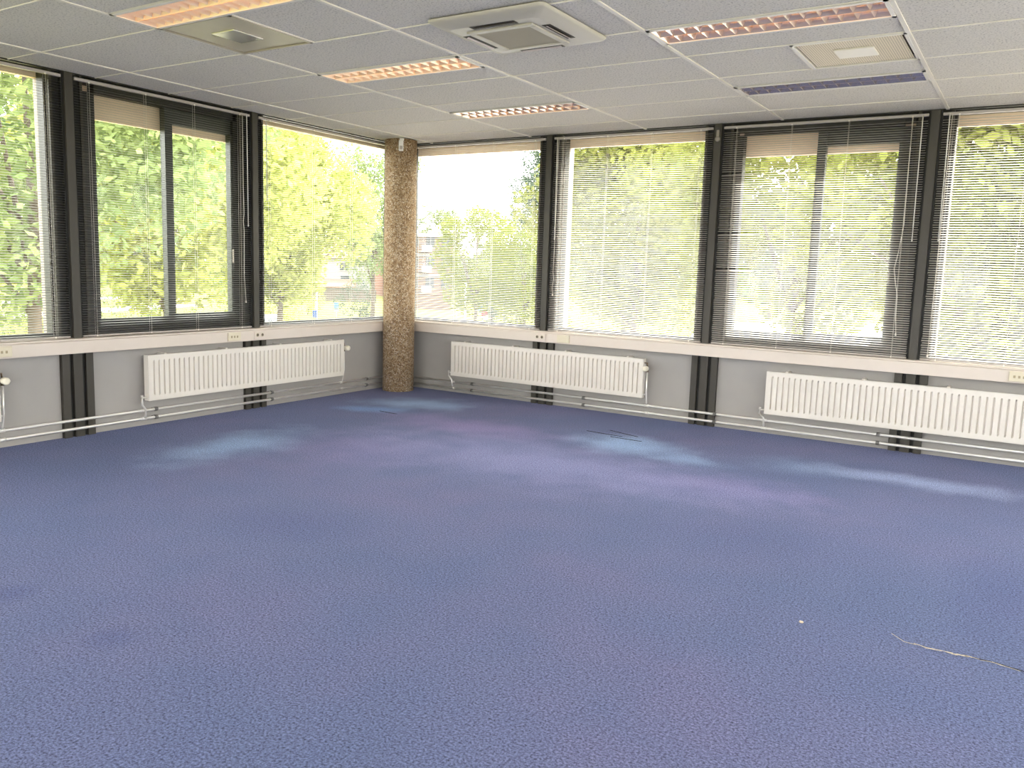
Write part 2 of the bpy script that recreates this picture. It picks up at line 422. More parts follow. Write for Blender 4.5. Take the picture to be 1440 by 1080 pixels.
for y in ys[1:-1]:
    for a, c in zip(xs[:-1], xs[1:]):
        if not inhole(a, c, y): bars.box(a, c, y - .004, y + .004, H + .001, H + .02)
bars.box(gx(1) + .6 - .006, gx(1) + .6 + .006, gy(-1), gy(0), H, H + .02).box(gx(4) - .606, gx(4) - .594, gy(2), gy(3), H, H + .02)
struct(bars.build('ceiling_grid', M['tbar']))
# wall angle at the ceiling, coloured black to paint the shadow line there
struct(MB().box(0, XE, -.022, .02, H - .004, H + .02).build('trim_ceiling_right', M['frame']))
struct(MB().box(YB, 0, -.022, .02, H - .004, H + .02).build('trim_ceiling_left', M['frame'], rot=LEFT))

def ceiling_light(i, j, state, label):
    x0, x1, y0, y1 = gx(i) + .012, gx(i + 1) - .012, gy(j) + .004, gy(j + .5) - .004
    cx, cy = (x0 + x1) / 2, (y0 + y1) / 2; hx, hy = (x1 - x0) / 2, (y1 - y0) / 2
    r = thing('ceiling_light', label, 'ceiling light', (cx, cy, H), 0, 'recessed louvre lights in the tiled ceiling')
    b = MB()                               # housing: open box with a lip
    D = .095
    b.box(-hx, hx, -hy, hy, D, D + .01).box(-hx, -hx + .004, -hy, hy, .0, D).box(hx - .004, hx, -hy, hy, .0, D)
    b.box(-hx, hx, -hy, -hy + .004, 0, D).box(-hx, hx, hy - .004, hy, 0, D)
    b.box(-hx, hx, -hy, -hy + .022, -.004, .002).box(-hx, hx, hy - .022, hy, -.004, .002)
    b.box(-hx, -hx + .02, -hy, hy, -.004, .002).box(hx - .02, hx, -hy, hy, -.004, .002)
    b.build('housing', M['housing'], r)
    lv = MB(); a = hy - .022; X = hx - .02
    # long parabolic side reflectors and the centre ridge
    def strip(prof):
        for (p, q) in zip(prof[:-1], prof[1:]): lv.quad([(-X, p[0], p[1]), (X, p[0], p[1]), (X, q[0], q[1]), (-X, q[0], q[1])], True)
    for s in (-1, 1):
        strip([(s * a, .0), (s * (a - .012), .02), (s * (a - .02), .045), (s * (a - .022), .085)])
        strip([(s * .002, .0), (s * .016, .02), (s * .022, .045), (s * .022, .06)])
    NB = 15
    for k in range(NB + 1):                # V-section cross blades in both channels
        x = -X + 2 * X * k / NB
        for s in (-1, 1):
            ya, yb = s * .012, s * (a - .008)
            w = .022
            lv.quad([(x, ya, .0), (x, yb, .0), (x + w, yb, .045), (x + w, ya, .045)])
            lv.quad([(x, ya, .0), (x, yb, .0), (x - w, yb, .045), (x - w, ya, .045)])
    lv.build('louvre', M['louvre_' + state], r, recalc=False)
    for s in (-1, 1):
        MB().tube([(-hx + .02, s * a / 2, .072), (hx - .02, s * a / 2, .072)], .013, 10).build('lamp_tube', M['tube_' + state], r)
    return r
LL = ['bright warm recessed louvre light beside the plain steel ceiling vent, nearest the left windows',
      'glowing recessed louvre light midway between the steel vent and the air conditioner',
      'small-looking dimmer orange louvre light nearest the pebbled column',
      'recessed louvre light with warm upper row, right of the air conditioner',
      'dark mauve unlit louvre light between perforated vent and right windows']
for (i, j, s_), l in zip(LIGHTS, LL): ceiling_light(i, j, s_, l)

def ceiling_vent(rect, plate, centre, cw, label):
    x0, x1, y0, y1 = rect; cx, cy = (x0 + x1) / 2, (y0 + y1) / 2; h = .294
    r = thing('ceiling_vent', label, 'ceiling vent', (cx, cy, H), 0)
    b = MB(); 
    b.box(-h, -h + .016, -h, h, -.003, .05).box(h - .016, h, -h, h, -.003, .05).box(-h, h, -h, -h + .016, -.003, .05).box(-h, h, h - .016, h, -.003, .05).box(-h, h, -h, h, .05, .06)
    b.build('frame', M['vent_steel'] if plate == 'vent_steel' else M['housing'], r)
    s = MB().box(-h + .018, h - .018, -h + .018, h - .018, .024, .05); s.build('shadow_gap', M['slot'], r)
    MB().box(-h + .022, h - .03, -h + .03, h - .022, .004, .010, .002).build('plate', M[plate], r)
    MB().box(-cw[0], cw[0], -cw[1], cw[1], -.004, .006, .003).build('centre_plate', M[centre], r)
ceiling_vent(VENT_A, 'vent_steel', 'vent_mirror', (.095, .105), 'plain steel ceiling vent with a polished centre plate, left of the air conditioner')
ceiling_vent(VENT_B, 'perforated', 'vent_plate', (.105, .095), 'tan perforated ceiling vent with a cream centre plate, between two lights')

# air-conditioning cassette
ac = thing('air_conditioner', 'square cream air conditioner cassette with brown filter grille set in the ceiling', 'air conditioner', (3.452, -3.17, H), 0)
hh = .352
b = MB()
rings = [(hh, 0), (hh, -.008), (hh - .012, -.018), (hh - .085, -.040), (hh - .09, -.040)]
def sq(r, z, n=6, rad=.03):
    rad = min(rad, r * .3); p = []
    for (sx, sy, a0) in ((1, 1, 0), (-1, 1, PI / 2), (-1, -1, PI), (1, -1, 1.5 * PI)):
        for q in range(n + 1):
            th = a0 + PI / 2 * q / n
            p.append((sx * (r - rad) + rad * math.cos(th), sy * (r - rad) + rad * math.sin(th), z))
    return p
L = [sq(r_, z_) for r_, z_ in rings]
n0 = 0
for p in L: b.v += p
m_ = len(L[0])
for i in range(len(L) - 1):
    for q in range(m_): b.f.append((i * m_ + q, i * m_ + (q + 1) % m_, (i + 1) * m_ + (q + 1) % m_, (i + 1) * m_ + q)); b.smooth.append(True)
b.f.append(tuple((len(L) - 1) * m_ + q for q in range(m_))); b.smooth.append(False)
b.build('panel', M['ac'], ac)
b = MB()
for (x0, x1, y0, y1) in ((-.20, .20, -.20, -.165), (-.20, .20, .165, .20), (-.20, -.165, -.165, .165), (.165, .20, -.165, .165)): b.box(x0, x1, y0, y1, -.050, -.0395, .004)
b.build('grille_frame', M['ac'], ac)
MB().box(-.165, .165, -.165, .165, -.045, -.0398).build('filter_grille', M['ac_filter'], ac)
for q in range(4):
    rt = Matrix.Rotation(q * PI / 2, 3, 'Z')
    def rb(x0, x1, y0, y1, z0, z1):
        bb = MB().box(x0, x1, y0, y1, z0, z1); bb.v = [tuple(rt @ Vector(v)) for v in bb.v]; return bb
    so = rb(-.135, .135, .220, .268, -.0412, -.0395).build('air_slot', M['slot'], ac)
    fl = MB().quad([(-.125, .238, -.0425), (.125, .238, -.0425), (.125, .250, -.0465), (-.125, .250, -.0465)]).quad([(-.125, .238, -.0445), (.125, .238, -.0445), (.125, .250, -.0485), (-.125, .250, -.0485)])
    fl.v = [tuple(rt @ Vector(v)) for v in fl.v]; fl.build('louvre_flap', M['flap'], so)
MB().box(-.03, .0, .206, .214, -.0425, -.0395).build('indicator', M['slot'], ac)

# ------------------------------------------------------------------ column
col = thing('column', 'round pebbled concrete column standing in the corner of the room', 'column', (.235, -.295, 0))
MB().lathe([(.164, 0.001), (.164, H - .002)], seg=64).build('shaft', M['pebble'], col)
sen = thing('motion_sensor', 'small white motion sensor at the top of the pebbled column', 'sensor', (.235 + .64 * .164, -.295 - .765 * .164, H - .13), math.atan2(.64, .765))
MB().box(-.024, .024, -.040, -.003, .0, .105, .008).build('body', M['white'], sen)
MB().box(-.016, .03, -.03, .0, .105, .126, .003).build('mount', M['white'], sen)
MB().box(-.015, .015, -.043, -.039, .015, .05, .002).build('lens', M['rail'], sen)

# ------------------------------------------------------------------ trunking under the windows
def trunking(wall, x0, x1, label):
    c = (x0 + x1) / 2
    r = onwall('cable_trunking', label, 'cable trunking', wall, c, 0, .625, 'cream cable trunking below the window line')
    h = (x1 - x0) / 2
    MB().box(-h, h, -.118, -.002, 0, .092, .004).build('cover', M['cream'], r)
    MB().box(-h, h, -.110, -.002, .0935, .106, .002).build('sill_board', M['cream'], r)
trunking(LEFT, -7.0, -.12, 'long cream cable trunking below the left wall windows')
trunking(RIGHT, .0, 8.4, 'long cream cable trunking below the right wall windows')

def socket(wall, x, kind, label):
    r = onwall('data_socket' if kind == 'data' else 'blank_socket_plate' if kind == 'blank' else 'power_socket', label, 'socket', wall, x, -.118, .645)
    if kind == 'power':
        MB().box(-.062, .062, -.008, 0, -.006, .060, .003).build('plate', M['cream'], r)
        for s in (-.027, .027):
            w = MB().lathe([(.019, -.0085), (.019, -.0100), (.012, -.0102)], 'y', (s, 0, .030), 20).build('socket_well', M['cream_socket'], r)
            MB().lathe([(.013, -.0098), (.013, -.0108)], 'y', (s, 0, .030), 16).build('pin_recess', M['hole'], w)
    else:
        MB().box(-.066, .066, -.012, 0, -.008, .064, .003).build('plate', M['cream_socket'], r)
        for s in ((-.034, -.004, .026) if kind == 'data' else ()):
            MB().box(s - .004, s + .010, -.0145, -.011, .018, .036, .001).build('port', M['port'], r)
socket(LEFT, -4.235, 'data', 'yellowish socket plate at the far left end of the left trunking')
socket(LEFT, -2.337, 'data', 'yellowish socket plate above the left radiator, beside the twin socket')
socket(LEFT, -2.060, 'power', 'cream twin power socket on the left trunking under the middle post')
socket(RIGHT, 1.867, 'power', 'cream twin power socket on right trunking under first window post')
socket(RIGHT, 2.128, 'blank', 'blank beige socket plate beside the right trunking twin socket')
socket(RIGHT, 5.865, 'data', 'beige socket plate at the far right of the trunking')

# ------------------------------------------------------------------ radiators
RZ, RH, RL = .195, .355, 2.16
def radiator(wall, x0, label, z=RZ, lead=True, z_up=.128):
    r = onwall('radiator', label, 'radiator', wall, x0, 0, z, 'white panel radiators under the windows')
    yf, yb = -.112, -.055
    # fluted front sheet
    b = MB(); nf = 46; p = (RL - .05) / nf; prof = []
    for k in range(nf):
        a = .025 + k * p
        prof += [(a, 0), (a + p * .34, 0), (a + p * .40, 1), (a + p * .58, 1), (a + p * .64, 0)]
    prof = [(0, 0)] + prof + [(RL, 0)]
    zr = [(0, 0), (.036, 0), (.050, 1), (RH - .050, 1), (RH - .036, 0), (RH, 0)]
    nv = len(prof)
    for (zz, kz) in zr:
        for (xx, kx) in prof: b.v.append((xx, yf + .016 * kx * kz, zz))
    for j in range(len(zr) - 1):
        for i in range(nv - 1):
            b.f.append((j * nv + i, j * nv + i + 1, (j + 1) * nv + i + 1, (j + 1) * nv + i)); b.smooth.append(False)
    b.box(0, RL, yf + .017, yb, .0, RH).box(0, RL, yf, yf + .018, -.003, .001).box(0, RL, yf, yf + .018, RH - .001, RH + .003)
    b.box(-.003, .001, yf, yb, -.003, RH + .003).box(RL - .001, RL + .003, yf, yb, -.003, RH + .003)
    b.build('panel', M['radiator'], r, recalc=False)
    for xx in (.16, .75, 1.35, 2.0):
        MB().box(xx - .012, xx + .012, -.10, -.004, RH + .001, RH + .012, .003).box(xx - .012, xx + .012, -.07, -.004, -.012, -.002, .003).box(xx - .012, xx + .012, -.055, -.004, -.01, RH + .01).build('bracket', M['radiator'], r)
    # thermostatic valve at the right end
    vz = .272
    v = MB().tube([(RL, -.085, vz), (RL + .032, -.085, vz)], .010).tube([(RL + .032, -.085, vz + .012), (RL + .032, -.085, vz - .035)], .012).build('valve', M['brass'], r)
    MB().tube([(RL, -.085, RH - .035), (RL + .03, -.085, RH - .035), (RL + .032, -.085, RH - .07)], .006).build('bleed_pipe', M['brass'], r)
    MB().lathe([(.013, -.095), (.022, -.100), (.025, -.112), (.025, -.140), (.022, -.150), (.012, -.153)], 'y', (RL + .032, 0, vz), 20).build('thermostat_knob', M['valve_plastic'], v)
    zz = z_up - z
    MB().tube([(RL + .032, -.085, vz - .03), (RL + .032, -.085, .05), (RL + .030, -.065, zz + .04), (RL + .030, -.060, zz + .012)], .0075).build('riser_pipe', M['pipe'], r)
    MB().tube([(RL, -.085, .03), (RL + .02, -.085, .03)], .008).build('end_plug', M['pipe'], r)
    # return pipe bending down to the lower heating pipe at the left end
    MB().tube([(0, -.085, .025), (-.045, -.085, .025), (-.045, -.085, -.01), (-.042, -.082, zz + .05), (-.012, -.078, zz + .012), (-.010, -.070, zz - .03), (-.010, -.0625, zz - .058)], .008).build('return_pipe', M['pipe'], r)
    MB().tube([(-.045, -.085, .025), (-.045, -.085, .045)], .010).build('lockshield_cap', M['pipe'], r)
    return r
radiator(LEFT, -3.150, 'white fluted radiator on the left wall under the sliding window', .212)
radiator(LEFT, -4.255 - RL, 'white radiator at the far left edge with only its valve showing', .205)
radiator(RIGHT, .797, 'white fluted radiator on the right wall nearest the pebbled column', .195)
radiator(RIGHT, 4.072, 'white fluted radiator on the right wall at the far right', .187)

# heating pipes along both walls
def pipe(wall, x0, x1, z, clips, label):
    r = onwall('heating_pipe', label, 'heating pipe', wall, 0, -.05, z, 'steel heating pipes along the skirting')
    MB().tube([(x0, 0, 0), (x1, 0, 0)], .011, 12).build('pipe_run', M['pipe'], r)
    for c in clips:
        MB().tube([(c - .013, 0, 0), (c + .013, 0, 0)], .017, 12).box(c - .006, c + .006, 0.0, .048, -.006, .006).build('pipe_clip', M['clip'], r)
    for c in ([-3.16, -4.225, -.96] if wall == LEFT else [.787, 2.987, 4.06]):
        MB().tube([(c - .022, 0, 0), (c + .022, 0, 0)], .0135, 12).build('pipe_tee', M['pipe'], r)
CL, CR = [-5.6, -3.055, -1.865, -.59], [1.03, 2.338, 3.629, 4.96, 6.3]
pipe(LEFT, -7.5, -.05, .128, CL, 'upper of two steel heating pipes along the left wall')
pipe(LEFT, -7.5, -.05, .064, CL, 'lower of two steel heating pipes along the left wall')
pipe(RIGHT, .05, 8.6, .118, CR, 'upper of two steel heating pipes along the right wall')
pipe(RIGHT, .05, 8.6, .050, CR, 'lower of two steel heating pipes along the right wall')
# ------------------------------------------------------------------ venetian blinds
ZB, ZH = .745, 2.552
def blind(wall, x0, x1, tilt, label, cords=(.07, .36, .64, .93), wand=None, pull=None, kinks=()):
    h = (x1 - x0) / 2
    r = onwall('venetian_blind', label, 'blind', wall, (x0 + x1) / 2, -.026, ZB, 'aluminium venetian blinds at the windows')
    Z = ZH - ZB
    MB().box(-h, h, -.014, .014, Z, Z + .020, .002).build('headrail', M['rail'], r)
    MB().box(-h, h, -.011, .011, -.010, .002, .003).build('bottom_rail', M['rail'], r)
    b = MB(); pitch = .0178; n_ = int((Z - .01) / pitch); w = .0125; ct, st = math.cos(tilt), math.sin(tilt)
    rnd = random.Random(int(abs(x0) * 1000))
    for i in range(n_):
        z = .012 + i * pitch; ca = []
        for (yy, zz) in ((-w, 0), (-w * .4, .0014), (w * .4, .0014), (w, 0)):
            ca.append((yy * ct - zz * st, z + yy * st + zz * ct))
        off = rnd.uniform(-.003, .003); dz = 0
        for k in kinks:
            if abs(i - k) < 1: dz = -.012
        base = len(b.v)
        for q, xx in enumerate((-h + .002, h * -.5, h * .5, h - .002)):
            for (yy, zz) in ca: b.v.append((xx + off, yy, zz + (dz if q == 0 else 0)))
        for q in range(3):
            for e in range(3):
                a = base + q * 4 + e; b.f.append((a, a + 4, a + 5, a + 1)); b.smooth.append(True)
    b.build('slats', M['slat' if wall == LEFT else 'slat_lit'], r, recalc=False)
    for c in cords:
        x = -h + 2 * h * c
        MB().tube([(x, -.0135, 0), (x, -.0135, Z)], .0011, 5).tube([(x, .0135, 0), (x, .0135, Z)], .0011, 5).box(x - .006, x + .006, -.016, -.012, Z - .004, Z + .006).box(x - .004, x + .004, -.013, -.010, -.012, .0).build('ladder_cord', M['cord'], r)
    if wand:
        x, z0 = wand; x -= (x0 + x1) / 2
        MB().tube([(x, -.022, Z + .008), (x, -.026, Z - .03), (x + .004, -.026, z0 - ZB)], .0042, 8).lathe([(.005, -.012), (.006, .0), (.003, .006)], 'z', (x + .004, -.026, z0 - ZB), 8).build('tilt_wand', M['wand'], r)
    if pull:
        pts = [(p[0] - (x0 + x1) / 2, -.028 - .004 * (i % 2), p[1] - ZB) for i, p in enumerate(pull)]
        c_ = MB().tube(pts, .0022, 6).build('pull_cord', M['cord'], r)
        e = pts[-1]; MB().lathe([(.003, .0), (.007, -.012), (.006, -.024)], 'z', e, 8).build('cord_tassel', M['cord'], c_)
    return r
T = math.radians(8.5)
g = .047
# local +y is outdoors, so a positive tilt lifts the outer edge
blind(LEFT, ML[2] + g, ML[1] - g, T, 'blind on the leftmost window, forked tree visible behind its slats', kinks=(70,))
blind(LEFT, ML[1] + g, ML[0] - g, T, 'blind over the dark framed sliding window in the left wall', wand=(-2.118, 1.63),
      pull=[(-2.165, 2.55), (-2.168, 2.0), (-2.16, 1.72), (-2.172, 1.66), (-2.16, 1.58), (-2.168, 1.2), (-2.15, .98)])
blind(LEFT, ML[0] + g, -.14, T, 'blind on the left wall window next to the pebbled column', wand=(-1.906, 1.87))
blind(RIGHT, .14, MR[0] - g, math.radians(8), 'blind on the right wall window next to column, white sky behind')
blind(RIGHT, MR[0] + g, MR[1] - g, math.radians(16), 'second blind on the right wall from the pebbled column, all leaves behind', wand=(1.945, 1.625), pull=[(1.962, 2.55), (1.958, 1.6), (1.950, 1.30), (1.962, 1.24), (1.945, 1.16), (1.955, 1.10)])
blind(RIGHT, MR[1] + g, MR[2] - g, math.radians(19), 'blind over dark framed sliding window in right wall, tangled cord hanging', wand=(5.066, 1.64), kinks=(35, 52, 80),
      pull=[(4.997, 2.55), (5.002, 2.1), (5.004, 1.75), (4.985, 1.55), (4.965, 1.42), (4.985, 1.30), (5.003, 1.22), (5.008, 1.05), (5.018, .93)])
blind(RIGHT, MR[2] + g, MR[3] - g, math.radians(20), 'rightmost blind, cut by the right edge of the photograph', wand=(5.245, 1.645), pull=[(5.262, 2.55), (5.258, 1.6), (5.252, .78)])

blind(RIGHT, MR[3] + g, MR[4] - g, math.radians(12), 'unseen blind added beyond the right edge to block sun')  # out of view; added to keep direct sun off the carpet
# small fitting near the top of the second right-hand post
ft = onwall('wall_fitting', 'small round grey fitting at the top of second window post on right', 'fitting', RIGHT, MR[1], -.050, 2.47)
MB().lathe([(.022, 0), (.022, -.006), (.016, -.012), (.006, -.013)], 'y', (0, 0, 0.0), 20).build('disc', M['fitting'], ft)
MB().box(-.012, .012, -.006, 0, .02, .075, .002).build('strap', M['fitting'], ft)

# ------------------------------------------------------------------ carpet tear and lint
tear = [(5.57, -3.72), (5.62, -3.77), (5.69, -3.78), (5.78, -3.78), (5.84, -3.77), (5.92, -3.77), (6.02, -3.79)]
tr_ = thing('frayed_carpet_seam', 'frayed torn seam with straw threads in the blue carpet, lower right', 'carpet seam', (5.8, -3.78, 0))
b = MB(); rr = random.Random(3)
for k in range(12):
    i0 = rr.uniform(.4, 4.9); pts = []
    for q in range(4):
        u = min(5.98, i0 + q * .3); i = int(u); f_ = u - i
        x = tear[i][0] * (1 - f_) + tear[i + 1][0] * f_ - 5.8; y = tear[i][1] * (1 - f_) + tear[i + 1][1] * f_ + 3.78
        pts.append((x, y + rr.uniform(-.007, .006), .003 + rr.uniform(0, .003)))
    b.tube(pts, .0008, 5)
b.tube([(x - 5.8, y + 3.776, .003) for x, y in tear[:2]] + [(-.14, .002, .004)], .0009, 5)
b.build('loose_threads', M['straw'], tr_)
b = MB()
for (p, q) in zip(tear[3:-1], tear[4:]):
    b.quad([(p[0] - 5.8, p[1] + 3.786, .0015), (q[0] - 5.8, q[1] + 3.786, .0015), (q[0] - 5.8, q[1] + 3.794, .0015), (p[0] - 5.8, p[1] + 3.793, .0015)])
b.build('split', M['tear'], tr_)
b = MB(); rr = random.Random(5)
bm = bmesh.new(); bmesh.ops.create_icosphere(bm, subdivisions=1, radius=.009)
for v in bm.verts: v.co = v.co * rr.uniform(.6, 1.2); v.co.z = v.co.z * .5 + .005
b.bm(bm)
tag(b.build('lint_crumb', M['straw'], loc=(5.26, -3.83, 0)), 'tiny pale crumb of lint on the carpet left of the torn seam', 'lint')
# creases in the pale carpet in front of the right wall and by the column
def crease(p, q, label):
    r = MB(); dx, dy = q[0] - p[0], q[1] - p[1]; ln = math.hypot(dx, dy); nx, ny = -dy / ln * .0055, dx / ln * .0055
    N = 8; pr = None
    for i in range(N):
        def P(u, s, z): return ((u - .5) * dx + s * nx * math.sin(PI * min(max(u, .04), .96)), (u - .5) * dy + s * ny * math.sin(PI * min(max(u, .04), .96)), z)
        a, c = i / N, (i + 1) / N
        r.quad([P(a, -1, .0008), P(c, -1, .0008), P(c, 0, .004), P(a, 0, .004)]).quad([P(a, 0, .004), P(c, 0, .004), P(c, 1, .0008), P(a, 1, .0008)])
    tag(r.build('carpet_crease', M['tear'], loc=((p[0] + q[0]) / 2, (p[1] + q[1]) / 2, 0)), label, 'carpet crease', 'dark creases in the worn carpet')
crease((2.84, -.95), (3.18, -.98), 'dark crease in pale worn carpet, leftmost of three before the right radiators')
crease((2.98, -.80), (3.28, -.90), 'dark crease in pale worn carpet, nearest the wall of three before the right radiators')
crease((3.10, -1.04), (3.38, -1.05), 'short dark crease in pale worn carpet, nearest the camera of three')
crease((.95, -1.40), (1.17, -1.42), 'dark crease in bluish worn carpet in front of the column')

# ------------------------------------------------------------------ camera
CAM = Vector((5.91142946, -7.04955818, 1.3440638)); YAW, PIT, ROL = -.56052869, -.1335332, .031632; FPX = 1160.66
fw = Vector((math.sin(YAW) * math.cos(PIT), math.cos(YAW) * math.cos(PIT), math.sin(PIT)))
r0 = Vector((math.cos(YAW), -math.sin(YAW), 0)); u0 = r0.cross(fw)
rt = r0 * math.cos(ROL) + u0 * math.sin(ROL); up = u0 * math.cos(ROL) - r0 * math.sin(ROL)
cd = bpy.data.cameras.new('camera'); cam = bpy.data.objects.new('camera', cd); COL.objects.link(cam)
mw = Matrix((rt, up, -fw)).transposed().to_4x4(); mw.translation = CAM; cam.matrix_world = mw
cd.sensor_width = 36; cd.lens = FPX / 1440 * 36; cd.shift_y = -9.017 / 1440; cd.clip_start = .05; cd.clip_end = 2000
S.camera = cam
# ------------------------------------------------------------------ outdoors
GZ = -3.2
def site(px, dist, z=GZ):
    """point on the ground seen in picture column px, dist metres away"""
    d = rt * ((px - 720) / FPX) + up * ((531 - 400) / FPX) + fw
    d = Vector((d.x, d.y, 0)).normalized(); return Vector((CAM.x + d.x * dist, CAM.y + d.y * dist, z))
def facing(p): return math.atan2(CAM.y - p.y, CAM.x - p.x) + PI / 2      # local -y looks at the room
struct(MB().box(-420, 300, -250, 420, GZ - .5, GZ).build('ground_lawn', M['lawn']))
def slab(pts, name, m_, z): 
    b = MB(); n_ = len(pts); b.v = [(x, y, zz) for zz in (GZ - .1, GZ + z) for x, y in pts]
    b.f = [tuple(range(n_))[::-1], tuple(range(n_, 2 * n_))] + [(i, (i + 1) % n_, n_ + (i + 1) % n_, n_ + i) for i in range(n_)]; b.smooth = [False] * len(b.f)
    return struct(b.build(name, m_))
def roadpts(a, c, w):
    d = (c - a).normalized(); n_ = Vector((-d.y, d.x, 0)) * w / 2
    return [(p.x, p.y) for p in (a - n_, c - n_, c + n_, a + n_)]
slab(roadpts(site(-150, 62), site(270, 84), 3.5), 'ground_road', M['asphalt'], .03)
slab(roadpts(site(-200, 78), site(265, 105), 2.5), 'ground_path', M['paving'], .03)
q = [site(900, 20), site(985, 75), site(1200, 95), site(1700, 60), site(1600, 14)]
slab([(p.x, p.y) for p in q], 'ground_paving', M['paving'], .03)

slab([(-12, .6), (34, .6), (34, 36), (-12, 36)], 'ground_bounce_slab', M['bounce_slab'], .02)  # unseen pale ground added to bounce sunlight up to the ceiling
def leaf_mesh(name, blobs, per, size, seed, m_):
    rr = random.Random(seed); v = []; f = []
    for (bx, by, bz, br) in blobs:
        for _ in range(int(per * br * br)):
            d = Vector((rr.gauss(0, 1), rr.gauss(0, 1), rr.gauss(0, 1))).normalized()
            p = Vector((bx, by, bz)) + d * br * (rr.uniform(.35, 1) ** .5) * Vector((1, 1, .8)).length / 1.62
            a = Vector((rr.gauss(0, 1), rr.gauss(0, 1), rr.gauss(0, .7))).normalized(); c = a.orthogonal().normalized()
            c = (Matrix.Rotation(rr.uniform(0, 6.28), 3, a) @ c); s = size * rr.uniform(.6, 1.4)
            n_ = len(v); v += [tuple(p + a * s), tuple(p + c * s * .55), tuple(p - a * s), tuple(p - c * s * .55)]; f.append((n_, n_ + 1, n_ + 2, n_ + 3))
    me = bpy.data.meshes.new(name); me.from_pydata(v, [], f); me.materials.append(m_); return me
def tree_proto(seed, height, radius, base, m_, lobes=34, per=190, leaf=.085, slim=1.0):
    rr = random.Random(seed); blobs = []
    cz = (height + base) / 2; hz = (height - base) / 2
    for i in range(lobes):
        th = rr.uniform(0, 2 * PI); u = rr.uniform(-1, 1); rad = math.sqrt(max(0, 1 - u * u)) * radius * rr.uniform(.45, 1.0)
        if slim != 1: rad *= (1 - .45 * (u + 1) / 2 * (2 - slim))
        blobs.append((rad * math.cos(th), rad * math.sin(th), cz + u * hz * .88, rr.uniform(.22, .36) * radius))
    fm = leaf_mesh('crown', blobs, per, leaf, seed, m_)
    b = MB()
    b.tube([(0, 0, 0), (.05, 0, base * .6), (.12, .05, base + hz * .5), (0, .1, base + hz * 1.3)], [height * .016, height * .013, height * .009, height * .003], 10)
    for i in range(6):
        q = blobs[i * 5 % len(blobs)]; z0 = base * .7 + rr.uniform(0, .6) * hz
        b.tube([(.06, 0, z0), (q[0] * .5, q[1] * .5, (z0 + q[2]) / 2 + .1), (q[0], q[1], q[2])], [height * .006, height * .004, height * .0015], 7)
    tm = b.build('trunk', M['bark']); tmesh = tm.data; bpy.data.objects.remove(tm)
    return fm, tmesh, height
PROTO = {
 'broad': tree_proto(11, 12, 4.6, 3.8, M['leaf_mid'], 64, 280, .125),
 'airy': tree_proto(12, 12, 4.6, 4.4, M['leaf_mid'], 52, 200, .115),
 'young': tree_proto(13, 9, 2.6, 1.6, M['leaf_yellow'], 44, 560, .085),
 'tall': tree_proto(14, 15, 4.0, 1.2, M['leaf_dark'], 60, 280, .10, .6),
 'shrub': tree_proto(15, 2.4, 1.5, .15, M['leaf_mid'], 22, 560, .055),
}
def tree(kind, px, dist, sc, rot, leafm, label, name='tree', group=None, zs=1.0):
    fm, tmh, hgt = PROTO[kind]
    r = thing(name, label, 'tree' if name == 'tree' else 'shrub', site(px, dist), rot, group); r.scale = (sc, sc, sc * zs)
    for nm, me in (('crown', fm), ('trunk', tmh)):
        o = bpy.data.objects.new(nm, me); COL.objects.link(o); o.parent = r
        if nm == 'crown':
            o.material_slots[0].link = 'OBJECT'; o.material_slots[0].material = M[leafm]
G1, G2 = 'trees outside the left windows', 'trees outside the right windows'
tree('airy', 42, 18, .85, .4, 'leaf_mid', 'big tree with a forked trunk outside the leftmost window', group=G1)
tree('broad', 235, 27, .92, 2.2, 'leaf_yellow', 'large bright leafy tree filling the left sliding window', group=G1)
tree('broad', 392, 37, .82, .8, 'leaf_yellow', 'bright leafy tree behind the blind next to the column', group=G1)
tree('broad', 100, 50, 1.0, .1, 'leaf_yellow', 'distant tree low behind the forked tree, leftmost window', group=G1)
tree('broad', 345, 56, .95, 3.0, 'leaf_mid', 'distant tree behind the left wall post, between two windows', group=G1)
tree('young', 524, 64, 1.3, 1.7, 'leaf_mid', 'greener slim tree beside the white house just left of column', group=G1, zs=1.25)
tree('shrub', 35, 37, 1.0, .3, 'leaf_mid', 'low green bush at the foot of the leftmost window view', 'shrub', 'bushes outside the left windows')
tree('shrub', 78, 32, .85, 1.0, 'leaf_gold', 'golden bush at the bottom right of the leftmost window view', 'shrub', 'bushes outside the left windows')
tree('shrub', 178, 40, 1.3, 1.9, 'leaf_mid', 'rounded green bush below the left pane of left sliding window', 'shrub', 'bushes outside the left windows')
tree('shrub', 312, 50, 1.3, 2.6, 'leaf_mid', 'green bush low in the right pane of left sliding window', 'shrub', 'bushes outside the left windows')
tree('shrub', 505, 68, 1.2, .6, 'leaf_dark', 'dark bush beside the pale fence just left of the column', 'shrub', 'bushes outside the left windows')
tree('shrub', 392, 57, 1.35, .2, 'leaf_yellow', 'bright bush right of the white car in the left windows', 'shrub', 'bushes outside the left windows')
tree('shrub', 432, 72, 1.2, 1.2, 'leaf_yellow', 'small bright bush left of the white sign post', 'shrub', 'bushes outside the left windows')
tree('shrub', 822, 40, 1.5, 1.1, 'leaf_light', 'round bush low behind second right blind, left third', 'shrub', 'bushes outside the right windows')
tree('shrub', 905, 37, 1.45, 2.1, 'leaf_soft', 'round green bush low behind second right blind, centre', 'shrub', 'bushes outside the right windows')
tree('shrub', 972, 33, 1.3, .6, 'leaf_light', 'bright bush low behind second right blind, by the right post', 'shrub', 'bushes outside the right windows')
tree('young', 668, 46, .94, .3, 'leaf_lime', 'bright young tree in the window right of column, centre', group=G2)
tree('young', 738, 41, .84, 1.5, 'leaf_lime', 'bright young tree beside first right post, under dark tree', group=G2)
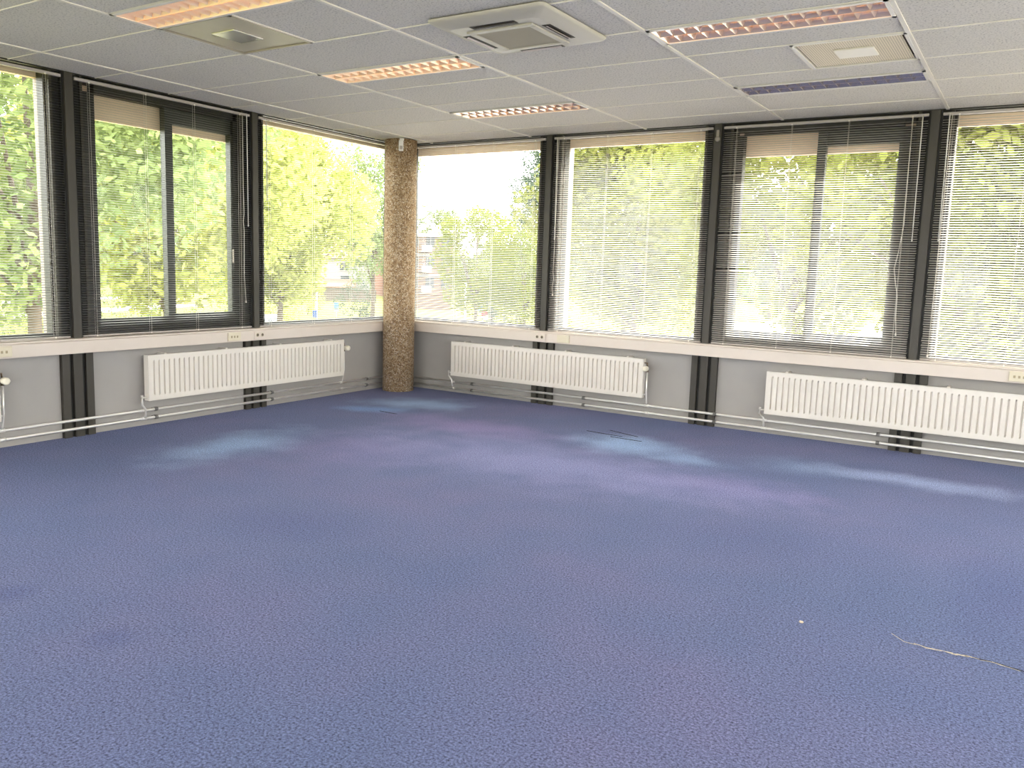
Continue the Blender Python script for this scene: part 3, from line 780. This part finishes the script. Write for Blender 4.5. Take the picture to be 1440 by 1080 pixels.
tree('tall', 764, 68, 1.05, .9, 'leaf_dark', 'tall dark blue-green tree against white sky by first right post', group=G2)
tree('young', 612, 138, 1.7, 2.5, 'leaf_soft', 'distant green tree above the brick flats beside the column', group=G2)
tree('tall', 692, 58, .45, .5, 'leaf_dark', 'dark conical tree low between the two bright young trees', group=G2)
tree('broad', 892, 30, .80, .7, 'leaf_light', 'full bright tree filling the second right blind', group=G2)
tree('airy', 1120, 21, .80, 2.9, 'leaf_light', 'airy tree with sky gaps outside the right sliding window', group=G2)
tree('broad', 1470, 15.5, .72, 1.1, 'leaf_light', 'bright overhanging tree at the rightmost window', group=G2)
tree('broad', 880, 62, 1.15, 2.4, 'leaf_soft', 'distant tree filling the gap behind the second right blind', group=G2)
tree('broad', 1340, 64, .9, .5, 'leaf_soft', 'distant tree behind the third right post, past the paving', group=G2)
tree('broad', 1085, 88, 1.0, 1.5, 'leaf_soft', 'distant tree beyond the paving in right sliding window', group=G2)

# wooded horizon
b = []; rr = random.Random(21)
for k in range(120):
    px = -260 + k * 16.5; p = site(px, 150 + rr.uniform(-14, 14)); b.append((p.x, p.y, GZ + rr.uniform(1, 4.5), rr.uniform(3.0, 5.0)))
me = leaf_mesh('distant_woodland', b, 38, .42, 9, M['leaf_mid']); o = bpy.data.objects.new('distant_woodland', me); COL.objects.link(o)
tag(o, 'belt of distant woodland along the horizon outside', 'woodland', kind='stuff')

# white house with pantile lean-to, and fence
p = site(478, 104); hs = thing('house', 'white rendered house glimpsed between trees left of the column', 'house', p, facing(p))
MB().box(-2.6, 3.6, 0, 7, 0, 5.0).build('wall', M['render_white'], hs)
b = MB()
for s in (0,): b.quad([(-3, -.4, 4.9), (4, -.4, 4.9), (4, 3.5, 7.2), (-3, 3.5, 7.2)]).quad([(-3, 7.4, 4.9), (4, 7.4, 4.9), (4, 3.5, 7.2), (-3, 3.5, 7.2)]).quad([(-3, -.4, 4.9), (-3, 3.5, 7.2), (-3, 7.4, 4.9)]).quad([(4, -.4, 4.9), (4, 3.5, 7.2), (4, 7.4, 4.9)])
b.build('roof', M['roof_tile'], hs)
w_ = MB().box(.0, 1.0, -.06, .02, 3.4, 4.3).build('window', M['dark_pane'], hs); MB().box(.46, .54, -.09, -.05, 3.4, 4.3).box(-.06, 1.06, -.09, -.05, 3.32, 3.42).box(-.06, 1.06, -.09, -.05, 4.28, 4.36).build('window_bars', M['render_white'], w_)
w_ = MB().box(.1, 1.1, -.06, .02, 1.9, 2.8).build('window', M['dark_pane'], hs)
MB().quad([(-2.8, -2.2, 1.5), (1.9, -2.2, 1.5), (1.9, 0, 2.4), (-2.8, 0, 2.4)]).quad([(-2.8, -2.2, 1.4), (1.9, -2.2, 1.4), (1.9, -2.2, 1.5), (-2.8, -2.2, 1.5)]).build('lean_to_roof', M['roof_tile'], hs)
p = site(470, 95); fe = thing('fence', 'brown board fence in front of the white house', 'fence', p, facing(p))
b = MB()
for k in range(46): b.box(-4.6 + k * .2, -4.6 + k * .2 + .18, -.015, .015, .05, 1.4)
b.build('boards', M['wood_fence'], fe)
for k in range(6): MB().box(-4.6 + k * 1.83, -4.5 + k * 1.83, -.06, -.015, 0, 1.5).build('post', M['wood_fence'], fe)

# brick flats with white balconies beyond the column
p = site(606, 112); fl = thing('apartment_building', 'orange brick flats with white balconies just right of the column', 'building', p, facing(p) + .45)
MB().box(-4.6, 3.2, 0, 9, 0, 8.1).build('wall', M['brick'], fl)
MB().box(-4.9, 3.5, -.4, 9.3, 8.1, 8.5).build('roof', M['render_white'], fl)
for lv_ in range(3):
    z = .9 + lv_ * 2.7
    MB().box(-4.6, 3.25, -.12, .05, z + 1.95, z + 2.3).build('floor_band', M['render_white'], fl)
    for xx in (-3.2, -.8, 1.5):
        w_ = MB().box(xx, xx + 1.2, -.08, .03, z + .5, z + 1.9).build('window', M['dark_pane'], fl)
        MB().box(xx + .56, xx + .64, -.11, -.07, z + .5, z + 1.9).box(xx - .06, xx + 1.26, -.11, -.07, z + .42, z + .52).build('window_bars', M['render_white'], w_)
    for xx in (-1.0,):
        MB().box(xx - .9, xx + .6, -1.0, -.0, z - .2, z - .05).box(xx - .9, xx + .6, -1.05, -.97, z - .1, z + .75).build('balcony', M['render_white'], fl)
p = site(608, 84); wl = tag(MB().box(-2.8, 1.9, -.15, .15, 0, 1.5).box(-2.9, 2.0, -.2, .2, 1.5, 1.6).build('garden_wall', M['brick'], loc=p, rot=facing(p)), 'low orange brick garden wall below the brick flats', 'wall')

# car (seen from the front, half behind the post)
p = site(374, 48); car = thing('car', 'white parked car low behind the left window next to the middle post', 'car', p, facing(p))
b = MB(); bm = bmesh.new()
secs = [(-2.05, .80, .35, .62), (-1.9, .86, .25, .82), (-.95, .87, .22, .95), (-.35, .78, .22, 1.38), (.2, .74, .22, 1.46), (1.1, .74, .22, 1.42), (1.85, .82, .25, .98), (2.05, .80, .35, .75)]
rows = []
for (y, w, z0, z1) in secs:
    zb = min(z1, .92); rows.append([bm.verts.new(c_) for c_ in ((-.86 * (w / .87 if z1 < .9 else 1), y, z0), (-.87 if z1 >= .9 else -w, y, zb * .75), (-w * (.84 if z1 > 1 else 1), y, z1), (w * (.84 if z1 > 1 else 1), y, z1), (.87 if z1 >= .9 else w, y, zb * .75), (.86 * (w / .87 if z1 < .9 else 1), y, z0))])
for a, c_ in zip(rows[:-1], rows[1:]):
    for i in range(6): bm.faces.new((a[i], a[(i + 1) % 6], c_[(i + 1) % 6], c_[i]))
bm.faces.new(rows[0][::-1]); bm.faces.new(rows[-1]); b.bm(bm); body = b.build('body', M['car_paint'], car)
MB().quad([(-.70, -.92, 1.0), (.70, -.92, 1.0), (.60, -.44, 1.34), (-.60, -.44, 1.34)]).build('windscreen', M['dark_pane'], car)
for sx_ in (-1, 1):
    for sy_ in (-1.3, 1.3): MB().lathe([(.31, -.1), (.31, .1)], 'x', (sx_ * .80, sy_, .31), 18).build('wheel', M['tyre'], car)

# posts and signs
def post(px, dist, h, rad, m_, name, label, cat, heads=()):
    p = site(px, dist); r = thing(name, label, cat, p, facing(p))
    MB().tube([(0, 0, 0), (0, 0, h)], rad, 10).build('post', M[m_], r)
    for (kind, x, z, s, mm) in heads:
        if kind == 'round': MB().lathe([(s, -rad - .03), (s, -rad - .005)], 'y', (x, 0, z), 20).build('sign_face', M[mm], r)
        elif kind == 'ring':
            b = MB(); b.tube([(x + s * math.cos(q * PI / 10), -rad - .02, z + s * math.sin(q * PI / 10)) for q in range(21)], s * .16, 6, False); b.build('sign_ring', M[mm], r)
        else: MB().box(x - s[0], x + s[0], -rad - .03, -rad - .005, z - s[1], z + s[1]).build('sign_face', M[mm], r)
post(445, 53, 2.62, .065, 'sign_white', 'sign_post', 'white post with blue plate in the window left of the column', 'sign post', [('rect', -.10, 1.25, (.13, .22), 'sign_blue')])
post(473, 62, 1.55, .03, 'sign_white', 'sign_post', 'short post with light blue and white box left of the column', 'sign post', [('rect', 0, 1.30, (.17, .28), 'sign_cyan'), ('rect', 0, 1.0, (.15, .12), 'sign_white')])
post(655, 45, 3.6, .06, 'sign_white', 'lamp_post', 'slim white post in the window right of the column', 'post')
post(643, 60, 3.1, .03, 'sign_white', 'road_sign', 'post with two white rings left of the slim white post', 'road sign', [('ring', 0, 2.8, .26, 'sign_white'), ('ring', .08, 2.25, .22, 'sign_white')])
post(680, 50, 2.2, .03, 'bollard', 'road_sign', 'post with blue and red round signs in window right of the column', 'road sign', [('round', -.17, 1.95, .19, 'sign_cyan'), ('round', .10, 1.68, .20, 'sign_red'), ('round', .16, 1.47, .17, 'sign_white')])
post(739, 56, 2.2, .03, 'bollard', 'road_sign', 'post with small square blue sign beside first right post', 'road sign', [('rect', 0, 1.95, (.20, .22), 'sign_cyan')])
post(711, 60, 1.25, .10, 'bollard', 'bollard', 'grey bollard on the lawn, left of the pair by first right post', 'bollard')
post(728, 60, 1.25, .10, 'bollard', 'bollard', 'grey bollard on the lawn, right of the pair by first right post', 'bollard')

# ------------------------------------------------------------------ light
w = bpy.data.worlds.new('sky'); S.world = w; w.use_nodes = True
bg = w.node_tree.nodes['Background']; bg.inputs[0].default_value = (1.0, .975, .955, 1); bg.inputs[1].default_value = 7.6
sd = bpy.data.lights.new('sun', 'SUN'); sd.energy = 13.0; sd.angle = math.radians(1.5); sd.color = (1, .95, .86)
so = bpy.data.objects.new('sun', sd); COL.objects.link(so)
so.rotation_euler = Vector((-.42, -.60, -.72)).to_track_quat('-Z', 'Y').to_euler()
# unseen fill lamps added inside the windows behind the camera
def daylight(loc, rot, sx_, sy_, power):
    l = bpy.data.lights.new('window_daylight', 'AREA'); l.shape = 'RECTANGLE'; l.size = sx_; l.size_y = sy_; l.energy = power; l.color = (1, .93, .85)
    o = bpy.data.objects.new('window_daylight', l); COL.objects.link(o); o.location = loc; o.rotation_euler = rot
for (a, c) in BACK: daylight(((a + c) / 2, YB + .02, 1.6), (PI / 2 + .5, 0, 0), 1.9, 1.5, 36)
for (a, c) in END: daylight((XE - .02, -(a + c) / 2, 1.6), (PI / 2 + .5, 0, PI / 2), 2.1, 1.5, 27)

S.view_settings.view_transform = 'Standard'; S.view_settings.look = 'None'; S.view_settings.gamma = 1
S.view_settings.use_curve_mapping = False; S.view_settings.exposure = 0.62
S.cycles.max_bounces = 10; S.cycles.diffuse_bounces = 6; S.cycles.transparent_max_bounces = 16
S.cycles.use_denoising = True; S.cycles.sample_clamp_indirect = 8
